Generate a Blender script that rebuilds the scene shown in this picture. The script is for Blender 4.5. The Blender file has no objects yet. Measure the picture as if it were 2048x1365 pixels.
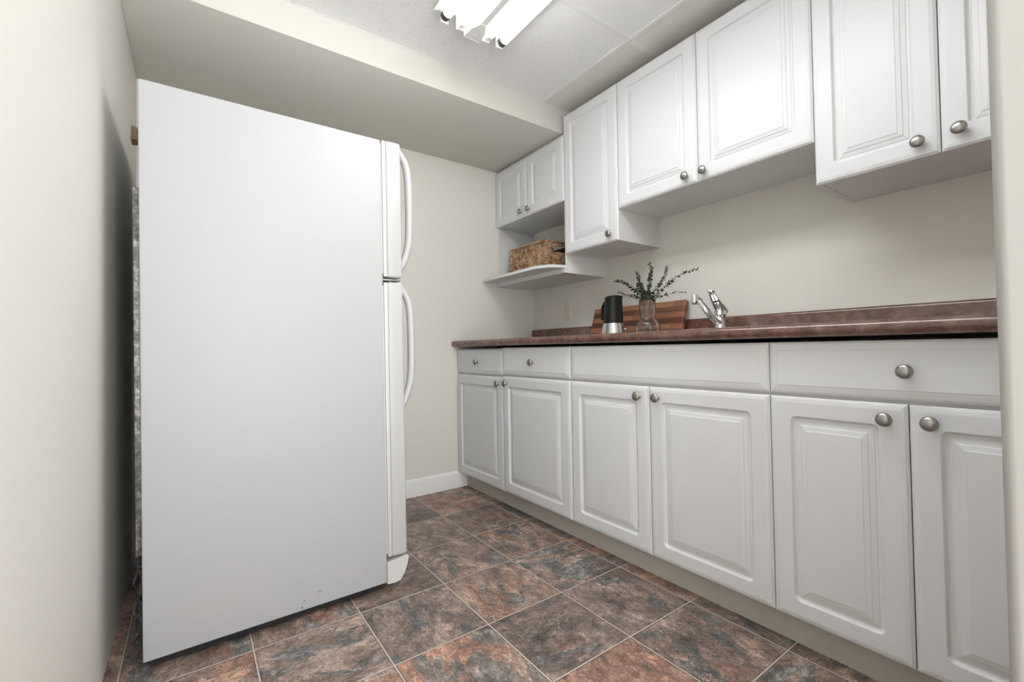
import bpy, bmesh, math, random
from mathutils import Vector, Matrix
random.seed(7)
S = bpy.context.scene
COL = S.collection
PI = math.pi

# ------------------------------------------------------------------ camera, world, exposure
def make_camera():
    f, yaw, pitch, roll = 894.78, math.radians(35.618), math.radians(1.065), math.radians(-0.8725)
    F = Vector((math.sin(yaw)*math.cos(pitch), math.cos(yaw)*math.cos(pitch), math.sin(pitch)))
    R0 = Vector((math.cos(yaw), -math.sin(yaw), 0)); U0 = R0.cross(F)
    R = R0*math.cos(roll) + U0*math.sin(roll); U = U0*math.cos(roll) - R0*math.sin(roll)
    cam = bpy.data.cameras.new('camera'); cam.sensor_width = 36.0; cam.lens = f/2048*36
    cam.clip_start = 0.02
    o = bpy.data.objects.new('camera', cam); COL.objects.link(o)
    m = Matrix.Identity(4)
    for i in range(3):
        m[i][0] = R[i]; m[i][1] = U[i]; m[i][2] = -F[i]
    m[0][3], m[1][3], m[2][3] = -1.3491, 0.0, 0.8562
    o.matrix_world = m
    S.camera = o
make_camera()
W = bpy.data.worlds.new('world'); S.world = W; W.use_nodes = True
_t = W.node_tree; _g = _t.nodes.new('ShaderNodeTexCoord'); _x = _t.nodes.new('ShaderNodeSeparateXYZ'); _r = _t.nodes.new('ShaderNodeValToRGB')
_t.links.new(_g.outputs['Generated'], _x.inputs[0]); _m = _t.nodes.new('ShaderNodeMath'); _m.operation = 'MULTIPLY_ADD'; _m.inputs[1].default_value = .5; _m.inputs[2].default_value = .5
_t.links.new(_x.outputs[2], _m.inputs[0]); _t.links.new(_m.outputs[0], _r.inputs[0])
_r.color_ramp.elements[0].position = .3; _r.color_ramp.elements[0].color = (.99, .99, 1., 1)     # lower half made brighter, added fill aimed up at the ceiling
_r.color_ramp.elements[1].position = .6; _r.color_ramp.elements[1].color = (.52, .525, .53, 1)
_t.links.new(_r.outputs[0], _t.nodes['Background'].inputs[0])
W.node_tree.nodes['Background'].inputs[1].default_value = 10.6     # added ambient fill, standing in for an unseen adjoining room
S.view_settings.view_transform = 'Standard'; S.view_settings.look = 'None'
S.view_settings.gamma = 1.0; S.view_settings.use_curve_mapping = False
S.view_settings.exposure = 0.21
TUBE_STRENGTH = 11.0

# ------------------------------------------------------------------ dimensions (metres)
XW, YB, XL, ZC = 0.6352, 2.4948, -1.5407, 2.182
YS, ZS = 1.8344, 2.0528
YN = -0.9                      # the hall behind the camera ends here, left open to let the world fill in

# ------------------------------------------------------------------ materials
def mat(name, col, rough=.5, metal=0., spec=.5, **kw):
    m = bpy.data.materials.new(name); m.use_nodes = True
    b = m.node_tree.nodes['Principled BSDF']
    b.inputs['Base Color'].default_value = (*col, 1)
    b.inputs['Roughness'].default_value = rough; b.inputs['Metallic'].default_value = metal
    b.inputs['Specular IOR Level'].default_value = spec
    for k, v in kw.items(): b.inputs[k.replace('_', ' ')].default_value = v
    return m
class NT:
    def __init__(s, m): s.t = m.node_tree; s.b = s.t.nodes['Principled BSDF']
    def n(s, typ, **kw):
        nd = s.t.nodes.new(typ)
        for k, v in kw.items(): setattr(nd, k, v)
        return nd
    def l(s, a, b): s.t.links.new(a, b)
    def val(s, sock, v):
        if isinstance(v, (int, float)): sock.default_value = v
        else: s.l(v, sock)
    def math(s, op, a, b=0., c=None, clamp=False):
        nd = s.n('ShaderNodeMath', operation=op, use_clamp=clamp)
        s.val(nd.inputs[0], a); s.val(nd.inputs[1], b)
        if c is not None: s.val(nd.inputs[2], c)
        return nd.outputs[0]
    def noise(s, vec, scale, detail=4, rough=.55, dist=0.):
        nd = s.n('ShaderNodeTexNoise')
        if vec is not None: s.l(vec, nd.inputs['Vector'])
        nd.inputs['Scale'].default_value = scale; nd.inputs['Detail'].default_value = detail
        nd.inputs['Roughness'].default_value = rough; nd.inputs['Distortion'].default_value = dist
        return nd.outputs['Fac']
    def ramp(s, fac, stops, interp='LINEAR'):
        nd = s.n('ShaderNodeValToRGB'); nd.color_ramp.interpolation = interp
        e = nd.color_ramp.elements
        while len(e) < len(stops): e.new(.5)
        for el, (p, c) in zip(e, stops): el.position = p; el.color = (*c, 1) if len(c) == 3 else c
        s.l(fac, nd.inputs[0]); return nd.outputs[0]
    def step(s, fac, a, b):
        nd = s.n('ShaderNodeMapRange'); nd.interpolation_type = 'SMOOTHSTEP'
        s.val(nd.inputs[0], fac); nd.inputs[1].default_value = a; nd.inputs[2].default_value = b
        return nd.outputs[0]
    def mix(s, fac, a, b, mode='MIX'):
        nd = s.n('ShaderNodeMix', data_type='RGBA', blend_type=mode)
        s.val(nd.inputs[0], fac)
        for sock, v in ((nd.inputs[6], a), (nd.inputs[7], b)):
            if isinstance(v, tuple): sock.default_value = (*v, 1)
            else: s.l(v, sock)
        return nd.outputs[2]
    def vmath(s, op, a, b):
        nd = s.n('ShaderNodeVectorMath', operation=op)
        for sock, v in ((nd.inputs[0], a), (nd.inputs[1], b)):
            if isinstance(v, tuple): sock.default_value = v
            else: s.l(v, sock)
        return nd.outputs[0]
    def obj(s): return s.n('ShaderNodeTexCoord').outputs['Object']
    def bump(s, h, strength=.2, dist=.002):
        nd = s.n('ShaderNodeBump'); nd.inputs['Strength'].default_value = strength
        nd.inputs['Distance'].default_value = dist
        s.l(h, nd.inputs['Height']); s.l(nd.outputs[0], s.b.inputs['Normal'])
    def base(s, c): s.l(c, s.b.inputs['Base Color'])

def paint(name, col, rough=.6, bs=.12, scale=260, dist=.0008):
    m = mat(name, col, rough, spec=.3); t = NT(m)
    t.bump(t.noise(t.obj(), scale, 3), bs, dist)
    return m
M_wall = paint('beige wall paint', (.722, .702, .650), .6)
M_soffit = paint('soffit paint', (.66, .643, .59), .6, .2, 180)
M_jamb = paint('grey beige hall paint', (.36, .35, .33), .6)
M_trim = mat('white trim paint', (.83, .83, .81), .4)
M_white = mat('white cabinet foil', (.69, .70, .71), .4, spec=.3)
M_carc = mat('white melamine', (.70, .70, .695), .42, spec=.4)
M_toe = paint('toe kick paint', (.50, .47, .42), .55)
M_dark = mat('black void', (.012, .012, .012), .8)
M_nickel = mat('brushed nickel', (.36, .35, .33), .28, 1.)
M_chrome = mat('polished chrome', (.78, .79, .80), .07, 1.)
M_steel = mat('stainless steel', (.68, .68, .68), .2, 1.)
M_fridge = mat('white fridge enamel', (.435, .44, .445), .5, spec=.3)
M_fdoor = mat('white fridge door enamel', (.475, .475, .47), .33, spec=.45)
M_fplast = mat('cream plastic', (.56, .56, .53), .4)
M_gasket = mat('pale gasket vinyl', (.60, .60, .57), .6)
M_hinge = mat('grey hinge metal', (.30, .30, .25), .45, .6)
M_black = mat('matte black enamel', (.010, .010, .011), .38, spec=.3)
M_blackp = mat('black plastic', (.008, .008, .008), .5)
M_outlet = mat('ivory plastic', (.70, .68, .61), .4)
M_stem = mat('brown green stem', (.09, .075, .04), .6)
M_brownwood = mat('brown wood', (.20, .13, .065), .6)
M_fluff = mat('grey dust fluff', (.055, .052, .048), .95)
M_pipe = mat('dusty black pipe', (.05, .05, .05), .7)
M_tbar = mat('white tee bar', (.80, .80, .785), .7, spec=.2)
M_fix = mat('white fixture enamel', (.82, .82, .81), .4)
M_ecap = mat('dark lamp end cap', (.10, .11, .10), .35, .6)

def leaf_mat():
    m = mat('eucalyptus leaf', (.07, .10, .06), .5); t = NT(m)
    t.base(t.ramp(t.noise(t.obj(), 28, 2), [(.35, (.012, .022, .013)), (.5, (.032, .050, .029)), (.68, (.11, .135, .07))]))
    return m
M_leaf = leaf_mat()
def fridge_body():
    m = M_fridge; t = NT(m); o = t.obj()
    sep = t.n('ShaderNodeSeparateXYZ'); t.l(o, sep.inputs[0])
    nv = t.noise(o, 75, 1, .4)
    mask = t.math('MULTIPLY', t.step(sep.outputs[2], .14, .03), t.step(t.noise(o, 5, 1), .5, .62))
    chip = t.math('MULTIPLY', t.step(nv, .74, .77), mask)
    t.base(t.mix(chip, (.435, .44, .445), (.06, .05, .045)))
    t.bump(t.noise(o, 420, 2), .06, .0006)
fridge_body()
def galvanised():
    m = mat('mottled galvanised steel', (.2, .2, .19), .45, .55); t = NT(m); o = t.obj()
    t.base(t.ramp(t.noise(o, 45, 5, .75), [(.38, (.09, .09, .08)), (.52, (.2, .2, .18)), (.66, (.5, .5, .46))]))
    return m
M_galv = galvanised()
def laminate():
    m = mat('red brown laminate', (.2, .11, .09), .2, spec=.7); t = NT(m); o = t.obj()
    a = t.noise(o, 24, 6, .68, .4)
    c = t.ramp(a, [(.32, (.088, .039, .029)), (.47, (.130, .064, .047)), (.57, (.170, .092, .070)), (.72, (.24, .15, .12))])
    b = t.noise(o, 130, 3, .6)
    c = t.mix(t.step(b, .60, .80), c, (.21, .125, .095)); c = t.mix(t.step(b, .33, .25), c, (.07, .036, .029))
    t.base(c); return m
M_lam = laminate()
def butcher():
    m = mat('walnut and acacia strips', (.2, .1, .05), .42); t = NT(m); o = t.obj()
    sep = t.n('ShaderNodeSeparateXYZ'); t.l(o, sep.inputs[0])
    # local: y along the board, z up its face
    row = t.math('FLOOR', t.math('MULTIPLY', sep.outputs[2], 1/.030))
    off = t.n('ShaderNodeTexWhiteNoise', noise_dimensions='1D'); t.l(row, off.inputs['W'])
    st = t.math('FLOOR', t.math('ADD', t.math('MULTIPLY', sep.outputs[1], 3.1), t.math('MULTIPLY', off.outputs[0], 5.)))
    cmb = t.n('ShaderNodeCombineXYZ'); t.l(row, cmb.inputs[0]); t.l(st, cmb.inputs[1])
    wn = t.n('ShaderNodeTexWhiteNoise', noise_dimensions='2D'); t.l(cmb.outputs[0], wn.inputs['Vector'])
    alt = t.math('MODULO', row, 2.)
    fac = t.math('ADD', t.math('MULTIPLY', alt, .5), t.math('MULTIPLY', wn.outputs[0], .5))
    c = t.ramp(fac, [(0., (.085, .028, .015)), (.4, (.15, .054, .027)), (.7, (.30, .130, .064)), (1., (.43, .22, .12))])
    mp = t.n('ShaderNodeMapping'); t.l(o, mp.inputs[0]); mp.inputs['Scale'].default_value = (60, 5, 110)
    g = t.noise(t.vmath('ADD', mp.outputs[0], wn.outputs[1]), 1., 4, .6, .8)
    t.base(t.mix(.55, c, t.ramp(g, [(.3, (.35, .3, .28)), (.7, (1.25, 1.2, 1.15))]), 'MULTIPLY'))
    return m
M_board = butcher()
def seagrass():
    m = mat('woven water hyacinth', (.3, .18, .1), .7); t = NT(m); o = t.obj()
    a = t.noise(o, 38, 2, .5); b = t.noise(o, 13, 2)
    c = t.ramp(a, [(.3, (.16, .078, .036)), (.48, (.33, .185, .098)), (.62, (.48, .31, .18)), (.75, (.66, .50, .33))])
    t.base(t.mix(t.math('MULTIPLY', t.step(b, .45, .7), .35), c, (.52, .42, .28)))
    t.bump(t.noise(o, 300, 3), .5, .001)
    return m
M_grass = seagrass()
M_reed = mat('pale reed', (.58, .44, .28), .7)
M_liner = mat('dark woven interior', (.07, .035, .018), .9)
def glass(name, col=(1, 1, 1), rough=.02):
    m = mat(name, col, rough); b = m.node_tree.nodes['Principled BSDF']
    b.inputs['Transmission Weight'].default_value = 1.; b.inputs['IOR'].default_value = 1.45
    return m
M_glass = glass('clear ribbed glass', (.97, .94, .93))
def tube_mat():
    m = mat('lit fluorescent tube', (.9, .9, .9), .4); b = m.node_tree.nodes['Principled BSDF']
    b.inputs['Emission Color'].default_value = (.975, .985, 1., 1); b.inputs['Emission Strength'].default_value = TUBE_STRENGTH
    return m
M_tube = tube_mat()
def ceiling_tile_mat(name, dots, col, bs):
    m = mat(name, col, .85, spec=.2); t = NT(m); o = t.obj()
    n1 = t.noise(o, 300, 3, .6)
    if dots:
        v = t.n('ShaderNodeTexVoronoi'); v.inputs['Scale'].default_value = 175; t.l(o, v.inputs['Vector'])
        sepc = t.n('ShaderNodeSeparateColor'); t.l(v.outputs['Color'], sepc.inputs[0])
        rad = t.math('MULTIPLY', t.math('SUBTRACT', sepc.outputs[0], .45), .44)
        d = t.math('LESS_THAN', v.outputs['Distance'], rad)
        t.base(t.mix(d, col, (.16, .155, .14)))
    t.bump(n1, bs, .0012)
    return m
M_tile_dots = ceiling_tile_mat('pinholed ceiling tile', True, (.84, .84, .835), .25)
M_tile = ceiling_tile_mat('textured ceiling tile', False, (.82, .82, .81), .5)
M_tile_b = ceiling_tile_mat('beige painted ceiling tile', False, (.76, .74, .69), .3)

def slate():
    m = mat('slate look floor tile', (.2, .14, .11), .42, spec=.45); t = NT(m); o = t.obj()
    P, OX, OY = .3035, -.2945, 1.1970
    sep = t.n('ShaderNodeSeparateXYZ'); t.l(o, sep.inputs[0])
    ux = t.math('DIVIDE', t.math('SUBTRACT', sep.outputs[0], OX), P); uy = t.math('DIVIDE', t.math('SUBTRACT', sep.outputs[1], OY), P)
    cx, cy = t.math('FLOOR', ux), t.math('FLOOR', uy)
    fx, fy = t.math('SUBTRACT', ux, cx), t.math('SUBTRACT', uy, cy)
    cell = t.n('ShaderNodeCombineXYZ'); t.l(cx, cell.inputs[0]); t.l(cy, cell.inputs[1])
    wn = t.n('ShaderNodeTexWhiteNoise', noise_dimensions='3D'); t.l(cell.outputs[0], wn.inputs['Vector'])
    rs = t.n('ShaderNodeSeparateColor'); t.l(wn.outputs[1], rs.inputs[0])
    ang = t.math('MULTIPLY', t.math('FLOOR', t.math('MULTIPLY', rs.outputs[0], 4.)), PI/2)
    loc = t.n('ShaderNodeCombineXYZ'); t.l(t.math('SUBTRACT', fx, .5), loc.inputs[0]); t.l(t.math('SUBTRACT', fy, .5), loc.inputs[1])
    rot = t.n('ShaderNodeVectorRotate', rotation_type='Z_AXIS'); t.l(loc.outputs[0], rot.inputs['Vector']); t.l(ang, rot.inputs['Angle'])
    off = t.vmath('MULTIPLY', wn.outputs[1], (37., 53., 91.))
    v = t.vmath('ADD', rot.outputs[0], off)                       # unit = one tile
    def stretch(sc):
        mp = t.n('ShaderNodeMapping'); t.l(v, mp.inputs[0]); mp.inputs['Scale'].default_value = sc; return mp.outputs[0]
    vs = stretch((1., 1.55, 1.))
    big = t.noise(vs, 1.9, 9, .66, .7)
    c = t.ramp(big, [(.30, (.066, .055, .050)), (.41, (.135, .098, .082)), (.50, (.205, .142, .114)), (.60, (.30, .215, .178)), (.74, (.44, .35, .30))])
    rustm = t.noise(t.vmath('ADD', vs, (9.3, 2.2, 5.)), 1.25, 6, .55, .9)
    rustlim = t.math('ADD', rustm, t.math('MULTIPLY', t.math('SUBTRACT', rs.outputs[1], .5), .22))
    rmask = t.step(rustlim, .545, .575)
    rcol = t.ramp(t.noise(vs, 5., 7, .65), [(.3, (.12, .058, .038)), (.5, (.21, .108, .070)), (.7, (.36, .215, .15))])
    c = t.mix(t.math('MULTIPLY', rmask, .78), c, rcol)
    bluem = t.noise(t.vmath('ADD', vs, (3.1, 17.2, 8.)), 1.5, 6, .55, .9)
    blim = t.math('ADD', bluem, t.math('MULTIPLY', t.math('SUBTRACT', rs.outputs[2], .5), .2))
    bmask = t.step(blim, .56, .585)
    bcol = t.ramp(t.noise(vs, 6., 7, .68), [(.3, (.046, .052, .054)), (.5, (.105, .112, .112)), (.7, (.27, .265, .255))])
    c = t.mix(t.math('MULTIPLY', bmask, .85), c, bcol)
    # cleft layers: every level between two contours is a flake with its own shade
    crk = t.noise(t.vmath('ADD', stretch((1., 1.35, 1.)), (1.7, 4.4, 2.)), 1.7, 8, .58, .3)
    lev = t.math('FLOOR', t.math('MULTIPLY', crk, 11.))
    cl = t.n('ShaderNodeCombineXYZ'); t.l(cx, cl.inputs[0]); t.l(cy, cl.inputs[1]); t.l(lev, cl.inputs[2])
    lw = t.n('ShaderNodeTexWhiteNoise', noise_dimensions='3D'); t.l(cl.outputs[0], lw.inputs['Vector'])
    c = t.mix(.75, c, t.ramp(lw.outputs[0], [(0., (.68, .69, .70)), (.5, (1., .99, .98)), (1., (1.38, 1.33, 1.30))]), 'MULTIPLY')
    # flaky mid-scale mottling and fine cleft streaks
    mid = t.noise(stretch((3.4, 5.5, 1.)), 2.2, 9, .74, .8)
    c = t.mix(.75, c, t.ramp(mid, [(.30, (.34, .33, .33)), (.5, (1.05, 1.05, 1.05)), (.70, (2.25, 2.2, 2.15))]), 'MULTIPLY')
    fine = t.noise(stretch((16., 26., 1.)), 2.2, 5, .72, .5)
    c = t.mix(.7, c, t.ramp(fine, [(.32, (.42, .42, .42)), (.5, (1.05, 1.05, 1.05)), (.68, (2., 2., 2.))]), 'MULTIPLY')
    # cleft edges: contours of the layers, a dark line beside a pale one
    gate = t.step(t.noise(t.vmath('ADD', v, (5., 1., 4.)), 2.4, 3), .44, .54)
    gate2 = t.step(t.noise(t.vmath('ADD', v, (2., 7., 1.)), 2.4, 3), .46, .56)
    fr = t.math('FRACT', t.math('MULTIPLY', crk, 11.))
    c = t.mix(t.math('MULTIPLY', t.step(fr, .13, .04), t.math('MULTIPLY', gate, .85)), c, (.030, .024, .021))
    c = t.mix(t.math('MULTIPLY', t.step(fr, .90, .97), t.math('MULTIPLY', gate2, .7)), c, (.52, .41, .345))
    hsv = t.n('ShaderNodeHueSaturation'); hsv.inputs['Saturation'].default_value = .86; hsv.inputs['Value'].default_value = 1.12; t.l(c, hsv.inputs['Color']); c = hsv.outputs[0]
    tint = t.ramp(rs.outputs[1], [(0., (.82, .84, .86)), (.5, (1., .98, .96)), (1., (1.16, 1.06, 1.))])
    c = t.mix(1., c, tint, 'MULTIPLY')
    ex = t.math('MINIMUM', fx, t.math('SUBTRACT', 1., fx)); ey = t.math('MINIMUM', fy, t.math('SUBTRACT', 1., fy))
    e = t.math('MINIMUM', ex, ey)
    c = t.mix(t.step(e, .017, .008), c, t.mix(.55, c, (.05, .04, .035)))
    grout = t.step(e, .0082, .0052)
    c = t.mix(grout, c, (.56, .48, .42))
    t.base(c)
    h = t.math('ADD', t.math('MULTIPLY', lev, .06), t.math('ADD', t.math('MULTIPLY', mid, .35), t.math('MULTIPLY', fine, .2)))
    h = t.math('MULTIPLY', h, t.step(e, .004, .02))
    t.bump(h, .55, .004)
    t.l(t.ramp(mid, [(.3, (.38,)*3), (.7, (.55,)*3)]), t.b.inputs['Roughness'])
    return m
M_slate = slate()

# ------------------------------------------------------------------ builders
def finish(bm, ang=32, merge=True):
    if merge: bmesh.ops.remove_doubles(bm, verts=bm.verts, dist=1e-6)
    bmesh.ops.recalc_face_normals(bm, faces=bm.faces)
    lim = math.radians(ang)
    for f in bm.faces: f.smooth = True
    for e in bm.edges:
        if len(e.link_faces) == 2 and e.calc_face_angle(0) > lim: e.smooth = False
def link(name, bm, m, parent=None, org=(0, 0, 0), ang=32, merge=True):
    finish(bm, ang, merge)
    if org != (0, 0, 0): bmesh.ops.translate(bm, verts=bm.verts, vec=-Vector(org))
    me = bpy.data.meshes.new(name); bm.to_mesh(me); bm.free()
    for mm in (m if isinstance(m, (list, tuple)) else [m]): me.materials.append(mm)
    o = bpy.data.objects.new(name, me); COL.objects.link(o)
    if parent is not None: o.parent = parent
    else: o.location = org
    return o
def thing(name, label, cat, loc, group=None):
    o = bpy.data.objects.new(name, None); COL.objects.link(o); o.location = loc; o.empty_display_size = .05
    o['label'] = label; o['category'] = cat
    if group: o['group'] = group
    return o
def tag(o, label, cat, group=None):
    o['label'] = label; o['category'] = cat
    if group: o['group'] = group
    return o
def struct(o): o['kind'] = 'structure'; return o
def box(bm, x0, x1, y0, y1, z0, z1, bev=0., seg=2):
    r = bmesh.ops.create_cube(bm, size=1.)
    vs = r['verts']
    for v in vs: v.co = Vector(((x0+x1)/2 + v.co.x*(x1-x0), (y0+y1)/2 + v.co.y*(y1-y0), (z0+z1)/2 + v.co.z*(z1-z0)))
    if bev > 0:
        es = list({e for v in vs for e in v.link_edges})
        bmesh.ops.bevel(bm, geom=es, offset=bev, segments=seg, profile=.5, affect='EDGES')
def bbox(*a, **k): bm = bmesh.new(); box(bm, *a, **k); return bm
def loft(bm, rings, close=True, cap0=True, cap1=True):
    vr = [[bm.verts.new(p) for p in r] for r in rings]
    n = len(rings[0])
    for a, b in zip(vr, vr[1:]):
        for i in range(n if close else n-1):
            j = (i+1) % n
            try: bm.faces.new((a[i], a[j], b[j], b[i]))
            except ValueError: pass
    if cap0: bm.faces.new(list(reversed(vr[0])))
    if cap1: bm.faces.new(vr[-1])
def lathe(bm, prof, c=(0, 0, 0), axis='z', n=32, flute=None, cap0=True, cap1=True):
    rings = []
    for r, h in prof:
        ring = []
        for i in range(n):
            a = 2*PI*i/n; rr = r*(1 + (flute(i, h) if flute else 0))
            if axis == 'z': p = (c[0]+rr*math.cos(a), c[1]+rr*math.sin(a), c[2]+h)
            elif axis == 'x': p = (c[0]+h, c[1]+rr*math.cos(a), c[2]+rr*math.sin(a))
            else: p = (c[0]+rr*math.cos(a), c[1]+h, c[2]+rr*math.sin(a))
            ring.append(p)
        rings.append(ring)
    loft(bm, rings, True, cap0, cap1)
def sweep(bm, pts, rad, n=10, flat=1., up=None):
    """tube along pts; rad number or list of (ra, rb)"""
    pts = [Vector(p) for p in pts]; rings = []; ref = Vector(up) if up else None
    for i, p in enumerate(pts):
        d = (pts[min(i+1, len(pts)-1)] - pts[max(i-1, 0)]).normalized()
        if ref is None:
            ref = Vector((0, 0, 1)) if abs(d.z) < .9 else Vector((1, 0, 0))
        a = d.cross(ref).normalized(); b = a.cross(d).normalized()
        if not up: ref = b
        r = rad[i] if isinstance(rad, (list, tuple)) else rad
        ra, rb = r if isinstance(r, (tuple, list)) else (r, r*flat)
        rings.append([p + a*ra*math.cos(2*PI*k/n) + b*rb*math.sin(2*PI*k/n) for k in range(n)])
    loft(bm, rings)
def spline(pts, n=8):
    P = [Vector(p) for p in pts]; P = [P[0]*2-P[1]] + P + [P[-1]*2-P[-2]]; out = []
    for i in range(1, len(P)-2):
        for k in range(n):
            t = k/n; a, b, c, d = P[i-1:i+3]
            out.append(.5*((2*b) + (c-a)*t + (2*a-5*b+4*c-d)*t*t + (3*b-a-3*c+d)*t**3))
    out.append(P[-2]); return out
def rrect(y0, y1, z0, z1, d, r, x, n=4):
    y0 += d; y1 -= d; z0 += d; z1 -= d; r = max(r, 2e-4); out = []
    for cy, cz, a0 in ((y1-r, z1-r, 0), (y0+r, z1-r, PI/2), (y0+r, z0+r, PI), (y1-r, z0+r, 1.5*PI)):
        for k in range(n+1):
            a = a0 + PI/2*k/n; out.append((x, cy+r*math.cos(a), cz+r*math.sin(a)))
    return out
G = .0012    # half of the gap round every front
DOOR_PROF = [(0, .019, 0), (0, .0080, .001), (.003, .0048, .002), (.0048, .0042, .002), (.0058, .0024, .002), (.0105, .0010, .003), (.0145, .0002, .003), (.0155, 0, .003),
             (.052, 0, .016), (.054, .0018, .014), (.0565, .0066, .012), (.060, .0092, .009), (.0645, .0096, .005), (.0658, .0078, 0), (.067, .0075, 0),
             (.0770, .0052, 0), (.0785, .0034, 0), (.0800, .0031, 0), (.0890, .0014, 0), (.0905, .0001, 0), (.092, 0, 0)]
DRAWER_PROF = [(0, .019, 0), (0, .0085, .001), (.003, .0058, .001), (.0045, .0052, .001), (.006, .0040, .001), (.015, .0018, 0), (.022, .0010, 0), (.0235, 0, 0)]
def front(x, y0, y1, z0, z1, prof):
    bm = bmesh.new(); y0 += G; y1 -= G; z0 += G; z1 -= G
    loft(bm, [rrect(y0, y1, z0, z1, d, r, x+dep) for d, dep, r in prof])
    return bm
FA = 7
# one knob mesh, its axis along -X, base at the origin
def knob_mesh():
    bm = bmesh.new()
    lathe(bm, [(.0085, 0), (.0080, -.002), (.0055, -.004), (.0052, -.012), (.0085, -.0145), (.0150, -.0165), (.0168, -.0190), (.0166, -.0212),
               (.0145, -.0240), (.0105, -.0263), (.0055, -.0276), (.001, -.0280)], axis='x', n=28)
    finish(bm, 40); me = bpy.data.meshes.new('knob'); bm.to_mesh(me); bm.free(); me.materials.append(M_nickel); return me
KNOB = knob_mesh()
def knob(parent, root, x, y, z):
    o = bpy.data.objects.new('knob', KNOB); COL.objects.link(o); o.parent = parent
    o.location = (x-root.location.x, y-root.location.y, z-root.location.z); return o

# ------------------------------------------------------------------ the setting
struct(link('floor_hall', bbox(XL-.1, -.50, YN, -.15, -.06, 0), mat('pale hall floor', (.72, .70, .67), .5)))  # unseen floor, made pale to bounce the world fill
struct(link('floor', bbox(XL-.1, XW+.1, -.15, YB+.1, -.06, 0), M_slate))
struct(link('wall_left', bbox(XL-.1, XL, YN, YB+.1, 0, ZC+.1), M_wall))
struct(link('wall_back', bbox(XL, XW, YB, YB+.1, 0, ZC+.1), M_wall))
struct(link('wall_right', bbox(XW, XW+.1, -.15, YB+.1, 0, ZC+.1), M_wall))
struct(link('wall_front', bbox(-.50, XW, -.15, -.03, 0, ZC+.1), M_wall))
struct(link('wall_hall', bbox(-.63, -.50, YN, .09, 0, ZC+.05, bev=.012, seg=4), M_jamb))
struct(link('wall_soffit', bbox(XL, XW, YS, YB, ZS, ZC+.05, bev=.002), M_soffit))
bb = bmesh.new()
loft(bb, [[(x, YB, 0), (x, YB-.014, 0), (x, YB-.014, .085), (x, YB-.011, .096), (x, YB-.006, .1015), (x, YB, .1015)] for x in (XL, .066)])
struct(link('baseboard_back', bb, M_trim))

ceil = bmesh.new(); box(ceil, XL-.1, -.50, YN, -.1502, ZC+.012, ZC+.05); box(ceil, XL-.1, XW+.1, -.15, YS, ZC+.012, ZC+.05)
ceil = struct(link('ceiling', ceil, M_tile))
XT, YT, TP = .186, 1.2414, .61
def ceil_tile(x0, x1, y0, y1, m):
    link('ceiling_tile', bbox(x0+.003, x1-.003, y0+.003, y1-.003, ZC+.001, ZC+.012), m, ceil)
xs = [XL, XT-2*TP, XT]
ys = [-.15, YT-2*TP, YT-TP, YT, YS]
for i in range(2):
    for j in range(len(ys)-1):
        ceil_tile(xs[i], xs[i+1], ys[j], ys[j+1], M_tile_dots if j == len(ys)-2 else M_tile)
for a, b in ((-.15, YT-2*TP), (YT-2*TP, YT), (YT, YS)): ceil_tile(XT, XW, a, b, M_tile_b)
tb = bmesh.new()
for x in (XT-2*TP, XT): box(tb, x-.009, x+.009, -.15, YS, ZC-.0015, ZC+.012)
for j in range(1, len(ys)-1): box(tb, XL, XT-.012, ys[j]-.012, ys[j]+.012, ZC-.001, ZC+.012)
box(tb, XT+.012, XW, YT-.012, YT+.012, ZC-.001, ZC+.012)
box(tb, XL, XW, YS-.005, YS, ZC-.001, ZC+.012)
box(tb, XW-.02, XW, -.03, YS, ZC-.001, ZC+.012)
link('ceiling_grid', tb, M_tbar, ceil)

# ------------------------------------------------------------------ fluorescent fixture
FX, FY0, FY1 = -.445, .27, 1.50
fix = thing('fluorescent_light', 'long white fluorescent ceiling fixture with glaring bare tubes and a grey centre spine', 'light', (FX, FY1, ZC))
def prism_y(bm, poly, y0, y1, cap=True):
    loft(bm, [[(x, y, z) for x, z in poly] for y in (y0, y1)], True, cap, cap)
hb = bmesh.new()
prism_y(hb, [(FX-.05, ZC), (FX-.05, ZC-.030), (FX-.0115, ZC-.092), (FX+.0115, ZC-.092), (FX+.05, ZC-.030), (FX+.05, ZC)], FY0, FY1)
ch = link('spine', hb, M_fix, fix, tuple(fix.location))
pb = bmesh.new(); pl = [(-.0115, -.085), (-.030, -.045), (-.034, .006), (.034, .006), (.030, -.045), (.0115, -.085)]
loft(pb, [[(FX+x, FY1+y, z) for x, y in pl] for z in (ZC-.0922, ZC-.0938)])
box(pb, FX-.034, FX+.034, FY1+.0062, FY1+.0082, ZC-.095, ZC-.030)
lathe(pb, [(.0035, -.0941), (.003, -.0958), (.001, -.0962)], (FX, FY1-.022, ZC), n=10)
link('end_plate', pb, M_fix, fix, tuple(fix.location))
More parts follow.
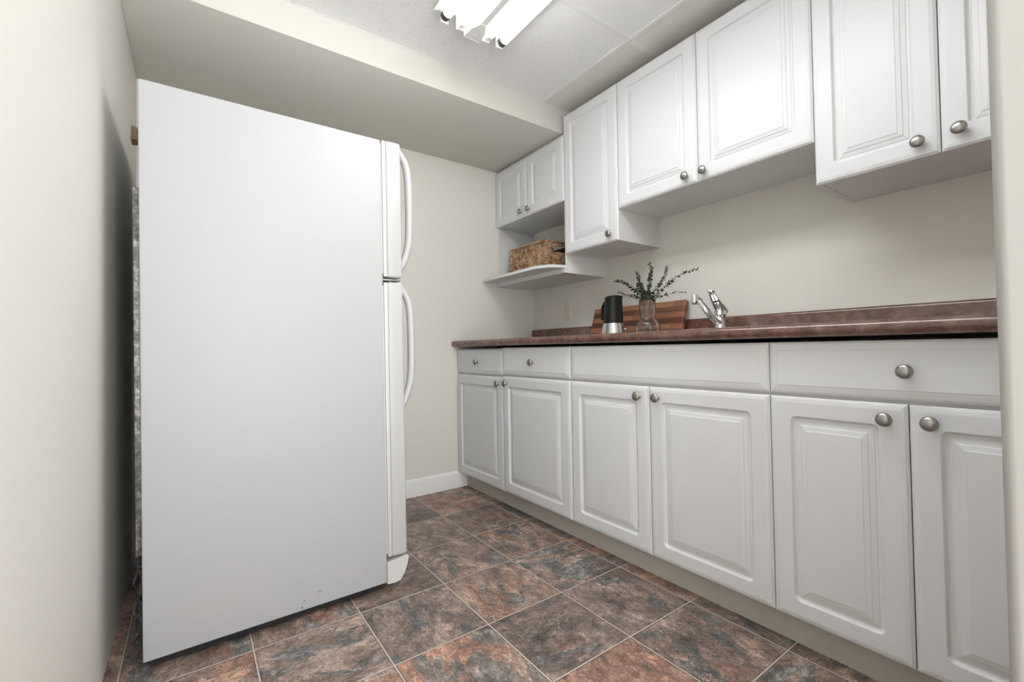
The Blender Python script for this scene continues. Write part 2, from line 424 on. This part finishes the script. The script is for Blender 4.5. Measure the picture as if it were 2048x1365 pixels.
for s in (-1, 1):
    rb = bmesh.new()
    prism_y(rb, [(FX+s*.048, ZC-.036), (FX+s*.048, ZC-.033), (FX+s*.11, ZC-.028), (FX+s*.168, ZC-.050), (FX+s*.168, ZC-.053), (FX+s*.11, ZC-.031)], FY0, FY1)
    link('reflector', rb, M_fix, fix, tuple(fix.location))
    for d in (.062, .128):
        x = FX+s*d; z = ZC-.070
        tb = bmesh.new(); lathe(tb, [(.0165, FY0+.035), (.019, FY0+.037), (.019, FY1-.037), (.0165, FY1-.035)], (x, 0, z), 'y', 20)
        tube = link('tube', tb, M_tube, fix, tuple(fix.location))
        for y, e in ((FY0+.012, 1), (FY1-.012, -1)):
            cb = bmesh.new(); lathe(cb, sorted([(.0150, y), (.0185, y+e*.003), (.0185, y+e*.024)], key=lambda q: q[1]), (x, 0, z), 'y', 20)
            link('end_cap', cb, M_ecap if d > .1 else M_fix, tube, tuple(fix.location))
            sb = bmesh.new(); xi = x-s*.018; xo = x+s*.012
            box(sb, min(xi, xo), max(xi, xo), min(y-e*.012, y-e*.001), max(y-e*.012, y-e*.001), z-.020, ZC-.032, bev=.003)
            lathe(sb, [(.0085, y-.0135), (.0085, y-.0100), (.006, y-.0100)] if e > 0 else [(.006, y+.0100), (.0085, y+.0100), (.0085, y+.0135)], (x, 0, z+.002), 'y', 14)
            link('lamp_holder', sb, M_fix, fix, tuple(fix.location))

# ------------------------------------------------------------------ base cabinets
XF = 0.0
def base_cabinet(label, y0, y1, dz, drawers, doors, dx=0.):
    """drawers: (y0, y1, has_knob); doors: (y0, y1, knob_y)"""
    r = thing('base_cabinet', label, 'cabinet', ((XF+XW)/2, (y0+y1)/2, 0), 'base cabinets under the brown worktop')
    org = tuple(r.location)
    b = bmesh.new(); xa, xb, th = XF+.0195+dx, XW-.003, .016
    box(b, xa, xb, y0+.0006, y0+th, .1, .862); box(b, xa, xb, y1-th, y1-.0006, .1, .862); box(b, xa, xb, y0+th+.0002, y1-th-.0002, .1, .116)
    box(b, xb-.006, xb, y0+th+.0002, y1-th-.0002, .1165, .862); box(b, xa+.0002, xa+.016, y0+th+.0002, y1-th-.0002, .70, .74); box(b, xa+.0002, xa+.016, y0+th+.0002, y1-th-.0002, .80, .8618)
    link('carcass', b, M_carc, r, org)
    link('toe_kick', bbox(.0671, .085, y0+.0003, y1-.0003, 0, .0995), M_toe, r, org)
    for a, c, k in drawers:
        d = link('drawer' if k else 'false_drawer_front', front(XF+dx, a, c, .721+dz, .8658+dz, DRAWER_PROF), M_white, r, org, FA)
        if k: knob(d, r, XF+dx, (a+c)/2 if k is True else k, .791+dz)
    for a, c, ky in doors:
        d = link('door', front(XF+dx, a, c, .1006+dz, .7145+dz, DOOR_PROF), M_white, r, org, FA)
        knob(d, r, XF+dx, ky, .676+dz)
    return r
Y0, Y1, Y2, Y3, Y4, Y5 = 1.9799, 1.4523, 1.038, .6188, .3125, .0062
base_cabinet('white base cabinet against the far wall, nearest the corner behind the fridge', Y0, YB-.004, -.006, [(Y0, YB-.004, 2.238)], [(Y0, YB-.004, 2.020)], .004)
base_cabinet('white base cabinet with one drawer and one door, second from the far wall', Y1, Y0, 0, [(Y1, Y0, True)], [(Y1, Y0, 1.9385)])
base_cabinet('white sink base cabinet with wide knobless false drawer front, below the faucet', Y3, Y1, 0, [(Y3, Y1, None)], [(Y2, Y1, 1.0795), (Y3, Y2, .9985)])
base_cabinet('white base cabinet with wide drawer and two doors, nearest the camera at right', Y5, Y3, 0, [(Y5, Y3, True)], [(Y4, Y3, .353), (Y5, Y4, .2725)])

# ------------------------------------------------------------------ worktop with integral backsplash, cut out for the sink
nose = [(.02, .8762), (-.010, .8762), (-.020, .879), (-.0265, .885), (-.029, .893), (-.0285, .900), (-.0245, .9075), (-.017, .9123), (-.008, .914)]
rear = [(.590, .914), (.602, .9165), (.610, .924), (.612, .933), (.612, .977), (.6135, .984), (.618, .9885), (.626, .990), (XW-.001, .990), (XW-.001, .8762)]
SX0, SX1, SY0, SY1 = .085, .545, .735, 1.335
wb = bmesh.new()
full = nose + rear
YE = -.0285
loft(wb, [[(x, y, z) for x, z in full] for y in (YE, SY0)])
loft(wb, [[(x, y, z) for x, z in full] for y in (SY1, YB-.0015)])
fr = nose + [(SX0, .914), (SX0, .8762)]; bk = [(SX1, .8762), (SX1, .914)] + rear
loft(wb, [[(x, y, z) for x, z in fr] for y in (SY0, SY1)])
loft(wb, [[(x, y, z) for x, z in bk] for y in (SY0, SY1)])
o = link('worktop', wb, M_lam, None, (0.3, 1.2, .8762), 40, merge=False)
tag(o, 'long red-brown laminate worktop with rounded front edge and upstand along the wall', 'worktop')

# sink
sk = thing('sink', 'stainless steel drop-in sink set in the brown worktop below the faucet', 'sink', ((SX0+SX1)/2, (SY0+SY1)/2, .914))
sb = bmesh.new()
def rr(x0, x1, y0, y1, r, z, n=5):
    out = []
    for cx, cy, a0 in ((x1-r, y1-r, 0), (x0+r, y1-r, PI/2), (x0+r, y0+r, PI), (x1-r, y0+r, 1.5*PI)):
        for k in range(n+1): a = a0+PI/2*k/n; out.append((cx+r*math.cos(a), cy+r*math.sin(a), z))
    return out
e = .022
loft(sb, [rr(SX0-e, SX1+.03, SY0-e, SY1+e, .03, .9143), rr(SX0-e+.003, SX1+.027, SY0-e+.003, SY1+e-.003, .03, .9175), rr(SX0+.012, SX1-.10, SY0+.012, SY1-.012, .05, .9170),
          rr(SX0+.018, SX1-.106, SY0+.018, SY1-.018, .05, .909), rr(SX0+.03, SX1-.118, SY0+.03, SY1-.03, .06, .79), rr(SX0+.06, SX1-.148, SY0+.06, SY1-.06, .05, .772)], True, False, True)
link('bowl', sb, M_steel, sk, tuple(sk.location))
db = bmesh.new(); lathe(db, [(.038, .7722), (.038, .7745), (.026, .7742), (.024, .7728)], (.24, 1.035, 0), n=24); link('drain', db, M_chrome, sk, tuple(sk.location))

# faucet
FXX, FYY, FZ = .505, 1.043, .9173
fa = thing('faucet', 'chrome single lever kitchen faucet standing behind the sink', 'faucet', (FXX, FYY, FZ)); fo = tuple(fa.location)
b = bmesh.new()
lathe(b, [(.031, FZ), (.031, FZ+.004), (.0255, FZ+.008), (.024, FZ+.02), (.0225, .972), (.0235, .985), (.0255, .992), (.0245, 1.003), (.018, 1.014), (.008, 1.018)], (FXX, FYY, 0), n=28)
link('body', b, M_chrome, fa, fo)
b = bmesh.new()
pts = spline([(FXX-.006, FYY, .957), (FXX-.035, FYY, .963), (FXX-.075, FYY-.001, .985), (FXX-.125, FYY-.003, 1.018), (FXX-.165, FYY-.005, 1.046), (FXX-.192, FYY-.006, 1.058)], 6)
n_ = len(pts)
sweep(b, pts, [(.017-.005*i/(n_-1), .014*(1-.35*i/(n_-1))) for i in range(n_)], 14, up=(0, 0, 1))
sp = link('spout', b, M_chrome, fa, fo)
b = bmesh.new(); lathe(b, [(.0118, -.028), (.0128, -.026), (.0135, -.012), (.0132, .004), (.0115, .009), (.005, .011)], (FXX-.200, FYY-.006, 1.057), n=24)
link('spray_head', b, M_chrome, sp, fo)
b = bmesh.new(); lathe(b, [(.009, -.0300), (.0112, -.0300), (.0112, -.0275), (.009, -.0275)], (FXX-.200, FYY-.006, 1.057), n=20); link('aerator', b, M_blackp, sp, fo)
b = bmesh.new()
pts = spline([(FXX+.018, FYY, 1.004), (FXX+.002, FYY, 1.020), (FXX-.030, FYY, 1.045), (FXX-.055, FYY, 1.072), (FXX-.066, FYY, 1.086)], 6); n_ = len(pts)
sweep(b, pts, [(.021*(1-i/(n_-1))**.8+.0075+.006*max(0, i/(n_-1)-.75)*4, .019*(1-i/(n_-1))**1.1+.0035) for i in range(n_)], 14, up=(-.7, 0, .7))
lathe(b, [(.004, 0), (.015, .002), (.017, .0045), (.006, .006)], (FXX-.070, FYY, 1.086), n=18)
link('lever', b, M_chrome, fa, fo)

# ------------------------------------------------------------------ wall cabinets
XU = .3135
def carcass_box(b, y0, y1, z0, z1, x0=XU+.0195): box(b, x0, XW-.001, y0+.0006, y1-.0006, z0, z1)
def wall_cabinet(label, y0, y1, z0, z1, doors):
    r = thing('wall_cabinet', label, 'cabinet', ((XU+XW)/2, (y0+y1)/2, z0), 'wall cabinets above the worktop'); org = tuple(r.location)
    b = bmesh.new(); th = .016; xa, xb = XU+.0195, XW-.001
    box(b, xa, xb, y0+.0006, y0+th, z0, z1); box(b, xa, xb, y1-th, y1-.0006, z0, z1)
    box(b, xa, xb, y0+th, y1-th, z0+.002, z0+th); box(b, xa, xb, y0+th, y1-th, z1-th, z1); box(b, xb-.006, xb, y0+th, y1-th, z0+th, z1-th)
    link('carcass', b, M_carc, r, org)
    for a, c, ky, kz in doors:
        d = link('door', front(XU, a, c, z0-.002, z1, DOOR_PROF), M_white, r, org, FA)
        if ky: knob(d, r, XU, ky, kz)
    return r
U0, U1, U2, U3, U4, U5 = 1.8141, 1.4342, 1.0174, .6022, .2986, -.005
ZUT, ZB1, ZB2, ZB3 = 2.1355, 1.3745, 1.5240, 1.3785
wall_cabinet('tall narrow white wall cabinet with a single door, right of the basket', U1, U0, ZB1, ZUT, [(U1, U0, 1.4835, 1.412)])
wall_cabinet('short two-door white wall cabinet high above the faucet', U3, U1, ZB2, ZUT, [(U2, U1, 1.0665, 1.559), (U3, U2, .987, 1.557)])
wall_cabinet('tall two-door white wall cabinet nearest the camera at upper right', U5, U3, ZB3, ZUT, [(U4, U3, .343, 1.419), (U5, U4, .2595, 1.424)])
# corner unit: two short doors under the soffit, open niche, projecting shelf
r = thing('wall_cabinet', 'white corner wall cabinet under the soffit, two small doors above an open shelf', 'cabinet', ((XU+XW)/2, (U0+YB)/2, 1.2732), 'wall cabinets above the worktop')
org = tuple(r.location); b = bmesh.new(); th = .016; xa, xb = XU+.0195, XW-.001; YE2 = YB-.0015
box(b, xa, xb, U0+.0006, U0+th, 1.2732, 2.048); box(b, xa, xb, YE2-th, YE2, 1.2732, 2.048)
box(b, xa, xb, U0+th, YE2-th, 1.6715, 1.6715+th); box(b, xa, xb, U0+th, YE2-th, 2.048-th, 2.048)
box(b, xa-.018, xb-.0004, U0+th+.0002, YE2-th-.0002, 1.2733, 1.2985); box(b, xa-.018, xa-.0002, U0+.0008, U0+th, 1.2734, 1.2984)
link('carcass', b, M_carc, r, org)
b = bmesh.new(); XS = .205
poly = [(XW-.001, YE2), (XS, YE2), (XS-.012, 1.93), (XS+.028, 1.845), (XU+.004, U0+.0008), (XW-.001, U0+.0008)]
loft(b, [[(x, y, z) for x, y in poly] for z in (1.2992, 1.3152)])
link('shelf', b, M_carc, r, org)
YUS = 2.1498
for a, c, ky in ((YUS, YE2-.001, 2.199), (U0, YUS, 2.121)):
    d = link('door', front(XU, a, c, 1.6695, 2.0345, DOOR_PROF), M_white, r, org, FA); knob(d, r, XU, ky, 1.7065)

# ------------------------------------------------------------------ woven basket on the shelf
def basket():
    x0, x1, y0, y1, z0, z1 = .352, .600, 2.022, 2.372, 1.3156, 1.502
    r = thing('wicker_basket', 'rectangular brown woven basket on the open corner shelf', 'basket', ((x0+x1)/2, (y0+y1)/2, z0)); org = tuple(r.location)
    lb = bmesh.new(); t = .006
    box(lb, x0+t, x1-t, y0+t, y1-t, z0, z0+.006)
    box(lb, x0+t, x0+2*t, y0+t, y1-t, z0, z1-.004); box(lb, x1-2*t, x1-t, y0+t, y1-t, z0, z1-.004)
    hx0, hx1, hz0, hz1 = x0+.07, x1-.07, z1-.062, z1-.022
    for ya in (y0+t, y1-2*t):
        box(lb, x0+2*t, hx0, ya, ya+t, z0, z1-.004); box(lb, hx1, x1-2*t, ya, ya+t, z0, z1-.004)
        box(lb, hx0, hx1, ya, ya+t, z0, hz0); box(lb, hx0, hx1, ya, ya+t, hz1, z1-.004)
    link('liner', lb, M_liner, r, org)
    wb_ = bmesh.new(); rng = random.Random(3)
    def strand(c, d, L, rad, tilt):
        d = Vector(d); up = Vector((0, 0, 1)); out = d.cross(up)
        ax = (d*math.cos(tilt)+up*math.sin(tilt)).normalized()
        s = ax.cross(out).normalized(); rings = []
        for f_, k in ((-.5, .25), (-.3, .85), (0., 1.), (.3, .85), (.5, .25)):
            p = Vector(c)+ax*L*f_; rings.append([p+(out*math.cos(2*PI*q/6)*.8+s*math.sin(2*PI*q/6))*rad*k for q in range(6)])
        loft(wb_, rings)
    rows = 9; rh = (z1-z0)/rows
    path = [((x0, y1), (x0, y0)), ((x0, y0), (x1, y0)), ((x1, y0), (x1, y1)), ((x1, y1), (x0, y1))]
    for i in range(rows):
        z = z0+rh*(i+.5)
        for pi_, (a, c) in enumerate(path):
            a = Vector((*a, z)); c = Vector((*c, z)); L = (c-a).length; d = (c-a)/L; n = int(L/.021)
            out = d.cross(Vector((0, 0, 1)))
            for k in range(n+1):
                p = a+d*(L*(k+(.5 if i % 2 else 0))/n)
                if k == n and i % 2: continue
                if pi_ in (1, 3) and hx0-.004 < p.x < hx1+.004 and hz0-.002 < z < hz1+.002: continue
                for sg in (-1, 1):
                    strand(p+Vector((0, 0, sg*rh*.235+rng.uniform(-.001, .001)))-out*.004+out*rng.uniform(-.0015, .0015), d, .034*rng.uniform(.85, 1.15), rh*.275*rng.uniform(.85, 1.1), sg*(.32 if i % 2 else -.32)+rng.uniform(-.12, .12))
    link('weave', wb_, M_grass, r, org, 60)
    rb = bmesh.new()
    for a, c in path:
        a = Vector((*a, z1)); c = Vector((*c, z1)); L = (c-a).length; d = (c-a)/L; n = int(L/.009)
        for k in range(n):
            p = a+d*(L*(k+.5)/n); q = d.cross(Vector((0, 0, 1)))
            sweep(rb, [p+q*.007-d*.003-Vector((0, 0, .006)), p+q*.004+Vector((0, 0, .003)), p-q*.006+d*.003-Vector((0, 0, .004))], .0034, 5)
    link('rim', rb, M_grass, r, org, 60)
    for x in (x0, x1):
        for y in (y0, y1):
            cb = bmesh.new()
            ex, ey = (-1 if x == x0 else 1), (-1 if y == y0 else 1)
            for k in range(9):
                z = z0+.008+k*(z1-z0-.02)/9
                sweep(cb, [(x+ex*.004-ex*.012, y+ey*.005, z), (x+ex*.005, y+ey*.005, z+.004+.002*(k % 2)), (x+ex*.005, y+ey*.004-ey*.012, z+.001)], .0026, 5)
            link('corner_stitching', cb, M_reed, r, org, 60)
basket()

# ------------------------------------------------------------------ wall outlet
OY, OZ = 2.150, 1.106
ou = thing('wall_outlet', 'ivory double power outlet on the wall left of the cutting board', 'outlet', (XW, OY, OZ)); oo = tuple(ou.location)
b = bmesh.new(); loft(b, [rrect(OY-.037, OY+.037, OZ-.059, OZ+.059, d, .005, x) for d, x in ((0, XW), (0, XW-.002), (.003, XW-.0055), (.006, XW-.0065))])
link('cover_plate', b, M_outlet, ou, oo)
b = bmesh.new(); loft(b, [rrect(OY-.0165, OY+.0165, OZ-.0335, OZ+.0335, d, .002, x) for d, x in ((0, XW-.006), (0, XW-.0072), (.001, XW-.0078))])
rc = link('receptacle', b, M_outlet, ou, oo)
b = bmesh.new()
for zz in (.017, -.015):
    for yy, h in ((.0065, .0045), (-.0065, .0038)): box(b, XW-.0084, XW-.0074, OY+yy-.0012, OY+yy+.0012, OZ+zz+.002-h, OZ+zz+.002+h)
    lathe(b, [(.0026, -.0084), (.0026, -.0074)], (XW, OY, OZ+zz-.0095), 'x', 12)
link('socket_slots', b, M_dark, rc, oo)

# ------------------------------------------------------------------ cutting board leaning on the upstand
b = bmesh.new(); BL, BH, BT = .604, .182, .028
box(b, 0, BT, -BL/2, BL/2, 0, BH, bev=.006, seg=3)
cbd = link('cutting_board', b, M_board)
cbd.location = (.5425, 1.5675, .9145); cbd.rotation_euler = (0, math.radians(18.5), 0)
tag(cbd, 'striped reddish wooden cutting board leaning on the wall behind the coffee pot', 'cutting board')

# ------------------------------------------------------------------ stovetop coffee pot
KX, KY, KZ = .400, 1.553, .914
kp = thing('coffee_pot', 'black stovetop coffee pot with shiny steel base in front of the board', 'coffee pot', (KX, KY, KZ)); ko = tuple(kp.location)
b = bmesh.new(); lathe(b, [(.058, KZ+.0005), (.0632, KZ+.003), (.0635, KZ+.008), (.0610, KZ+.018), (.0522, KZ+.060), (.0510, KZ+.066), (.044, KZ+.068)], (KX, KY, 0), n=40)
bs = link('boiler', b, M_steel, kp, ko)
vd = Vector((.62, -.78, 0)).normalized()
b = bmesh.new(); sweep(b, [Vector((KX, KY, KZ+.036))+vd*.052, Vector((KX, KY, KZ+.036))+vd*.0625], .0042, 12); link('safety_valve', b, M_chrome, bs, ko)
b = bmesh.new(); lathe(b, [(.046, KZ+.0665), (.0512, KZ+.0675), (.0506, KZ+.072), (.0395, KZ+.186), (.0398, KZ+.190), (.041, KZ+.194), (.0405, KZ+.1965), (.036, KZ+.197), (.034, KZ+.196)], (KX, KY, 0), n=40)
# pull the rim into a spout towards -Y
for v in b.verts:
    d = Vector((v.co.x-KX, v.co.y-KY, 0))
    if v.co.z > KZ+.15 and d.length > .02:
        w = max(0, d.normalized().dot(Vector((.45, -.9, 0)).normalized()))**10 * (v.co.z-KZ-.15)/.047
        v.co += d.normalized()*.012*w; v.co.z += .003*w - (v.co.y-KY)*.11*max(0, (v.co.z-KZ-.18)/.017)
link('upper_chamber', b, M_black, kp, ko, 40)
b = bmesh.new(); lathe(b, [(.0395, KZ+.197), (.0385, KZ+.2005), (.030, KZ+.204), (.015, KZ+.206), (.003, KZ+.2065)], (KX, KY, 0), n=36)
for v in b.verts: v.co.z += -(v.co.y-KY)*.11 + .0015
link('lid', b, M_black, kp, ko)
b = bmesh.new(); hd = Vector((.1, 1, 0)).normalized(); C0 = Vector((KX, KY, KZ))
pts = spline([C0+hd*.034+Vector((0, 0, .186)), C0+hd*.052+Vector((0, 0, .181)), C0+hd*.072+Vector((0, 0, .160)), C0+hd*.078+Vector((0, 0, .130)), C0+hd*.078+Vector((0, 0, .088))], 7)
sweep(b, pts, [(.010, .0062)]*len(pts), 12)
link('handle', b, M_blackp, kp, ko)

# ------------------------------------------------------------------ ribbed glass vase with eucalyptus
VX, VY, VZ = .405, 1.344, .914
vb = bmesh.new()
prof = [(.001, .0006), (.030, .0006), (.042, .002), (.050, .010), (.0548, .024), (.0558, .037), (.0535, .050), (.0475, .061), (.0385, .070), (.0325, .0755), (.0318, .080), (.0335, .092), (.0355, .112), (.0370, .135), (.0378, .163),
        (.0372, .1645), (.0354, .163), (.0346, .135), (.0330, .112), (.0310, .092), (.0294, .080), (.0300, .0745), (.0360, .068), (.0450, .059), (.0508, .049), (.0530, .037), (.0520, .025), (.0475, .013), (.040, .007), (.001, .006)]
def fl(i, h):
    return (.022 if i % 2 else -.022) * (1 if .008 < h < .160 else 0)
outer = prof[:15]; inner = prof[15:]
rings = []
NV = 112
for idx, (r_, h) in enumerate(prof):
    ring = []
    for i in range(NV):
        a = 2*PI*i/NV; f_ = .016*math.cos(i*PI/2) if (2 < idx < 15 and not 8 <= idx <= 9) else 0.
        ring.append((VX+r_*(1+f_)*math.cos(a), VY+r_*(1+f_)*math.sin(a), VZ+h))
    rings.append(ring)
loft(vb, rings)
va = link('glass_vase', vb, M_glass, None, (VX, VY, VZ), 70)
tag(va, 'clear ribbed glass vase with bulbous base holding eucalyptus sprigs', 'vase')

CAM = Vector((-1.3491, 0, .8562))
def sprig(label, pts, step, leaf, sparse, seed, tip=.45):
    """pts: (y, z, x offset) of the stem above the vase"""
    rng = random.Random(seed)
    a = Vector((VX+rng.uniform(-.012, .012), VY+rng.uniform(-.012, .012), VZ+.012))
    neck = Vector((VX+rng.uniform(-.010, .010), VY+(pts[0][0]-VY)*.5, VZ+.150))
    P = [a, (a+neck)/2, neck] + [Vector((VX+dx, y, z)) for y, z, dx in pts]
    # keep the stem inside the narrow waist
    P[1] = Vector((VX+(P[1].x-VX)*.6, VY+(P[1].y-VY)*.6, VZ+.08))
    path = spline(P, 10)
    r = thing('eucalyptus_sprig', label, 'plant', tuple(a), 'eucalyptus sprigs in the glass vase')
    sb_ = bmesh.new(); n = len(path)
    sweep(sb_, path, [.0016*(1-.6*i/(n-1)) for i in range(n)], 6)
    link('stem', sb_, M_stem, r, tuple(a), 60)
    lb = bmesh.new(); acc = 0; total = sum((q-p).length for p, q in zip(path, path[1:])); run = 0; k = 0
    for p, q in zip(path, path[1:]):
        d = (q-p); L = d.length; run += L; acc += L
        if p.z < VZ+.166 or acc < .66*step*(1-.45*run/total): continue
        acc = 0; k += 1; d.normalize()
        fr_ = run/total; size = 1.5*leaf*(1 - (1-tip)*max(0, fr_-.45)/.55)*rng.uniform(.85, 1.15)
        side0 = d.cross(Vector((0, 0, 1)) if abs(d.z) < .9 else Vector((1, 0, 0))).normalized()
        ang = (k % 2)*PI/2 + rng.uniform(-.5, .5)
        for sg in (0, PI):
            if sparse and rng.random() < sparse: continue
            s_ = (Matrix.Rotation(ang+sg, 3, d) @ side0)
            ax = (s_*1.0 + d*(.25+.5*fr_)).normalized()           # leaf axis
            nn = (d*(.9 if sparse else .45) - s_*.3 + Vector((rng.uniform(-1, 1), rng.uniform(-1, 1), rng.uniform(-.6, .6)))*(.45 if sparse else .9)); nn = (nn - ax*nn.dot(ax)).normalized()
            w = ax.cross(nn).normalized()
            base = p + s_*.001; c = base+ax*size*.62
            m_ = 12; top = []; bot = []
            for j in range(m_):
                t_ = 2*PI*j/m_; u = math.cos(t_); v_ = math.sin(t_)
                pt = c + ax*(u*size*.62) + w*(v_*size*.52*(1-.12*u)) + nn*(v_*v_*size*.10)
                top.append(lb.verts.new(pt+nn*.0003)); bot.append(lb.verts.new(pt-nn*.0003))
            ct = lb.verts.new(c+nn*.0005); cb_ = lb.verts.new(c-nn*.0005)
            for j in range(m_):
                j2 = (j+1) % m_
                lb.faces.new((ct, top[j], top[j2])); lb.faces.new((cb_, bot[j2], bot[j])); lb.faces.new((top[j], bot[j], bot[j2], top[j2]))
    link('leaves', lb, M_leaf, r, tuple(a), 80)
SP = [
 ('dense eucalyptus sprig arching to the upper left above the coffee pot', [(1.383, 1.115, .0), (1.425, 1.145, -.005), (1.462, 1.174, -.01), (1.500, 1.190, -.01), (1.528, 1.192, -.01)], .0125, .0105, 0, 1),
 ('short low eucalyptus sprig leaning left towards the coffee pot lid', [(1.375, 1.095, -.02), (1.415, 1.105, -.03), (1.455, 1.118, -.04), (1.482, 1.130, -.045)], .013, .0092, .15, 2),
 ('dense upright eucalyptus sprig just left of the tallest one', [(1.358, 1.105, -.01), (1.378, 1.145, -.015), (1.374, 1.178, -.02), (1.380, 1.205, -.02), (1.390, 1.216, -.02)], .0120, .0112, 0, 3),
 ('tallest eucalyptus sprig standing straight up from the vase', [(1.338, 1.10, .0), (1.330, 1.150, .0), (1.328, 1.190, .005), (1.320, 1.225, .005), (1.338, 1.262, .005)], .0165, .0108, 0, 4),
 ('eucalyptus sprig rising to the upper right with thin leaves near its tip', [(1.320, 1.098, .0), (1.292, 1.135, .01), (1.268, 1.165, .015), (1.252, 1.200, .02), (1.247, 1.236, .02)], .0150, .0100, .1, 5),
 ('longest eucalyptus sprig reaching far right towards the faucet', [(1.312, 1.095, .01), (1.270, 1.128, .02), (1.232, 1.158, .03), (1.190, 1.180, .035), (1.150, 1.190, .04), (1.105, 1.194, .04)], .0190, .0100, .2, 6),
 ('thin eucalyptus sprig lying low to the right over the cutting board edge', [(1.308, 1.088, .02), (1.262, 1.098, .03), (1.215, 1.106, .045), (1.170, 1.100, .05)], .0185, .0075, .3, 8),
 ('short leafy eucalyptus sprig in the middle front of the bunch', [(1.338, 1.10, -.02), (1.345, 1.130, -.03), (1.352, 1.160, -.03)], .0120, .0108, 0, 9),
]
for a in SP: sprig(*a)

# ------------------------------------------------------------------ refrigerator (seen from its side, doors facing the cabinets)
RX0, RX1, RY0, RY1, RZ0, RZ1 = -1.4622, -.7915, 1.566, 2.325, .030, 1.612
fr_ = thing('refrigerator', 'tall white two-door refrigerator seen from its side beside the left wall', 'refrigerator', ((RX0+RX1)/2, (RY0+RY1)/2, 0)); ro = tuple(fr_.location)
b = bmesh.new(); box(b, RX0, RX1, RY0, RY1, RZ0, RZ1, bev=.004, seg=3); link('cabinet', b, M_fridge, fr_, ro)
b = bmesh.new(); box(b, RX0+.02, RX1-.02, RY0+.018, RY1-.02, .008, RZ0-.0005); link('underside_shade', b, M_dark, fr_, ro)  # dark box added to blacken the shade under the fridge
def fdoor(z0, z1):
    gk = bmesh.new(); box(gk, RX1+.0005, RX1+.0165, RY0+.012, RY1-.012, z0+.012, z1-.012)
    db_ = bmesh.new(); box(db_, RX1+.0205, -.7150, RY0+.0015, RY1-.0015, z0, z1, bev=.007, seg=3)
    d = link('door', db_, M_fdoor, fr_, ro); link('gasket', gk, M_gasket, d, ro)
    ib = bmesh.new(); box(ib, RX1+.007, RX1+.0207, RY0+.004, RY1-.004, z0+.002, z1-.002, bev=.002); link('inner_panel', ib, M_fplast, d, ro)
    return d
def fhandle(d, z0, z1, flip):
    hb_ = bmesh.new(); y = RY0+.030; X = -.7150; out = -.6765
    L = z1-z0
    if flip:   # tight bend at the top, long sweep at the bottom
        pts = [(X-.004, y, z1), (X+.012, y, z1-.016), (out-.008, y, z1-.050), (out, y, z1-.105), (out+.002, y, z1-.20), (out, y, z0+.13), (out-.010, y, z0+.07), (X+.010, y, z0+.022), (X-.004, y, z0)]
    p = spline(pts, 6)
    sweep(hb_, p, [(.0155, .0132)]*len(p), 16)
    link('handle', hb_, M_fdoor, d, ro)
dT = fdoor(1.119, 1.617); fhandle(dT, 1.150, 1.598, True)
dB = fdoor(.114, 1.1015); fhandle(dB, .645, 1.088, True)
b = bmesh.new(); box(b, RX1-.002, RX1+.004, RY0+.006, RY0+.05, 1.096, 1.124); box(b, RX1, -.722, RY0+.008, RY0+.055, 1.107, 1.1125, bev=.001)
lathe(b, [(.006, 1.103), (.006, 1.117)], (-.752, RY0+.03, 0), n=12); link('centre_hinge', b, M_hinge, fr_, ro)
b = bmesh.new()
prof = [(RX1+.002, .022), (RX1+.032, .020), (RX1+.050, .024), (RX1+.066, .045), (RX1+.078, .075), (RX1+.083, .098), (RX1+.081, .104), (RX1+.07, .107), (RX1+.045, .104), (RX1+.002, .099)]
loft(b, [[(x, y, z) for x, z in prof] for y in (RY0+.004, RY1-.004)]); link('toe_grille', b, M_fplast, fr_, ro)
for x in (RX0+.05, RX1-.05):
    for y in (RY0+.16, RY1-.05):
        b = bmesh.new(); lathe(b, [(.018, 0), (.018, .012), (.009, .014), (.009, .032)], (x, y, 0), n=16); link('foot', b, M_blackp, fr_, ro)
b = bmesh.new(); box(b, RX0-.0165, RX0-.0005, RY0+.05, RY1-.05, .300, 1.325, bev=.001); link('rear_panel', b, M_galv, fr_, ro)
b = bmesh.new(); rg = random.Random(5)
for k in range(5):
    x = RX0-.012; y = RY0+.07+k*.03; z = .29; P = [Vector((x, y, z+.02))]
    for q in range(7):
        z -= .036; P.append(Vector((RX0-.012+rg.uniform(-.012, .008), y+rg.uniform(-.03, .03), z)))
    p = spline(P, 5); sweep(b, p, .0035, 7)
link('coolant_tubing', b, M_pipe, fr_, ro)
b = bmesh.new()
for k in range(60):
    z = rg.uniform(.06, .298); y = RY0+.012+abs(rg.gauss(0, .03)); x = RX0-.003-abs(rg.gauss(0, .004)); r_ = rg.uniform(.0012, .0032)
    m_ = bmesh.ops.create_icosphere(b, subdivisions=1, radius=r_)
    for v in m_['verts']: v.co = Vector((x, y, z))+Vector((v.co.x, v.co.y, v.co.z*1.8))*rg.uniform(.6, 1.3)
o = link('dust_fluff', b, M_fluff, fr_, ro, 80); o['kind'] = 'stuff'
b = bmesh.new(); lathe(b, [(.055, .045), (.075, .06), (.08, .10), (.07, .15), (.045, .175), (.01, .18)], (RX0+.09, RY0+.30, 0), n=24)
# the body leans back a little; pivot at mid height
TH = -.0072
fr_.rotation_euler = (0, TH, 0); fr_.location.x += -.806*math.sin(TH); fr_.location.z += .0026
b.free()

# small brown block on the left wall above the gap
b = bmesh.new(); loft(b, [[(XL+.0005, 2.265, 1.702), (XL+.0005, 2.335, 1.702), (XL+.0005, 2.325, 1.760), (XL+.0005, 2.282, 1.762)],
         [(XL+.018, 2.268, 1.704), (XL+.018, 2.332, 1.704), (XL+.018, 2.322, 1.757), (XL+.018, 2.286, 1.759)]])
o = link('wall_peg', b, M_brownwood, None, (XL, 2.30, 1.73)); tag(o, 'small brown wooden block on the left wall behind the fridge top', 'peg')
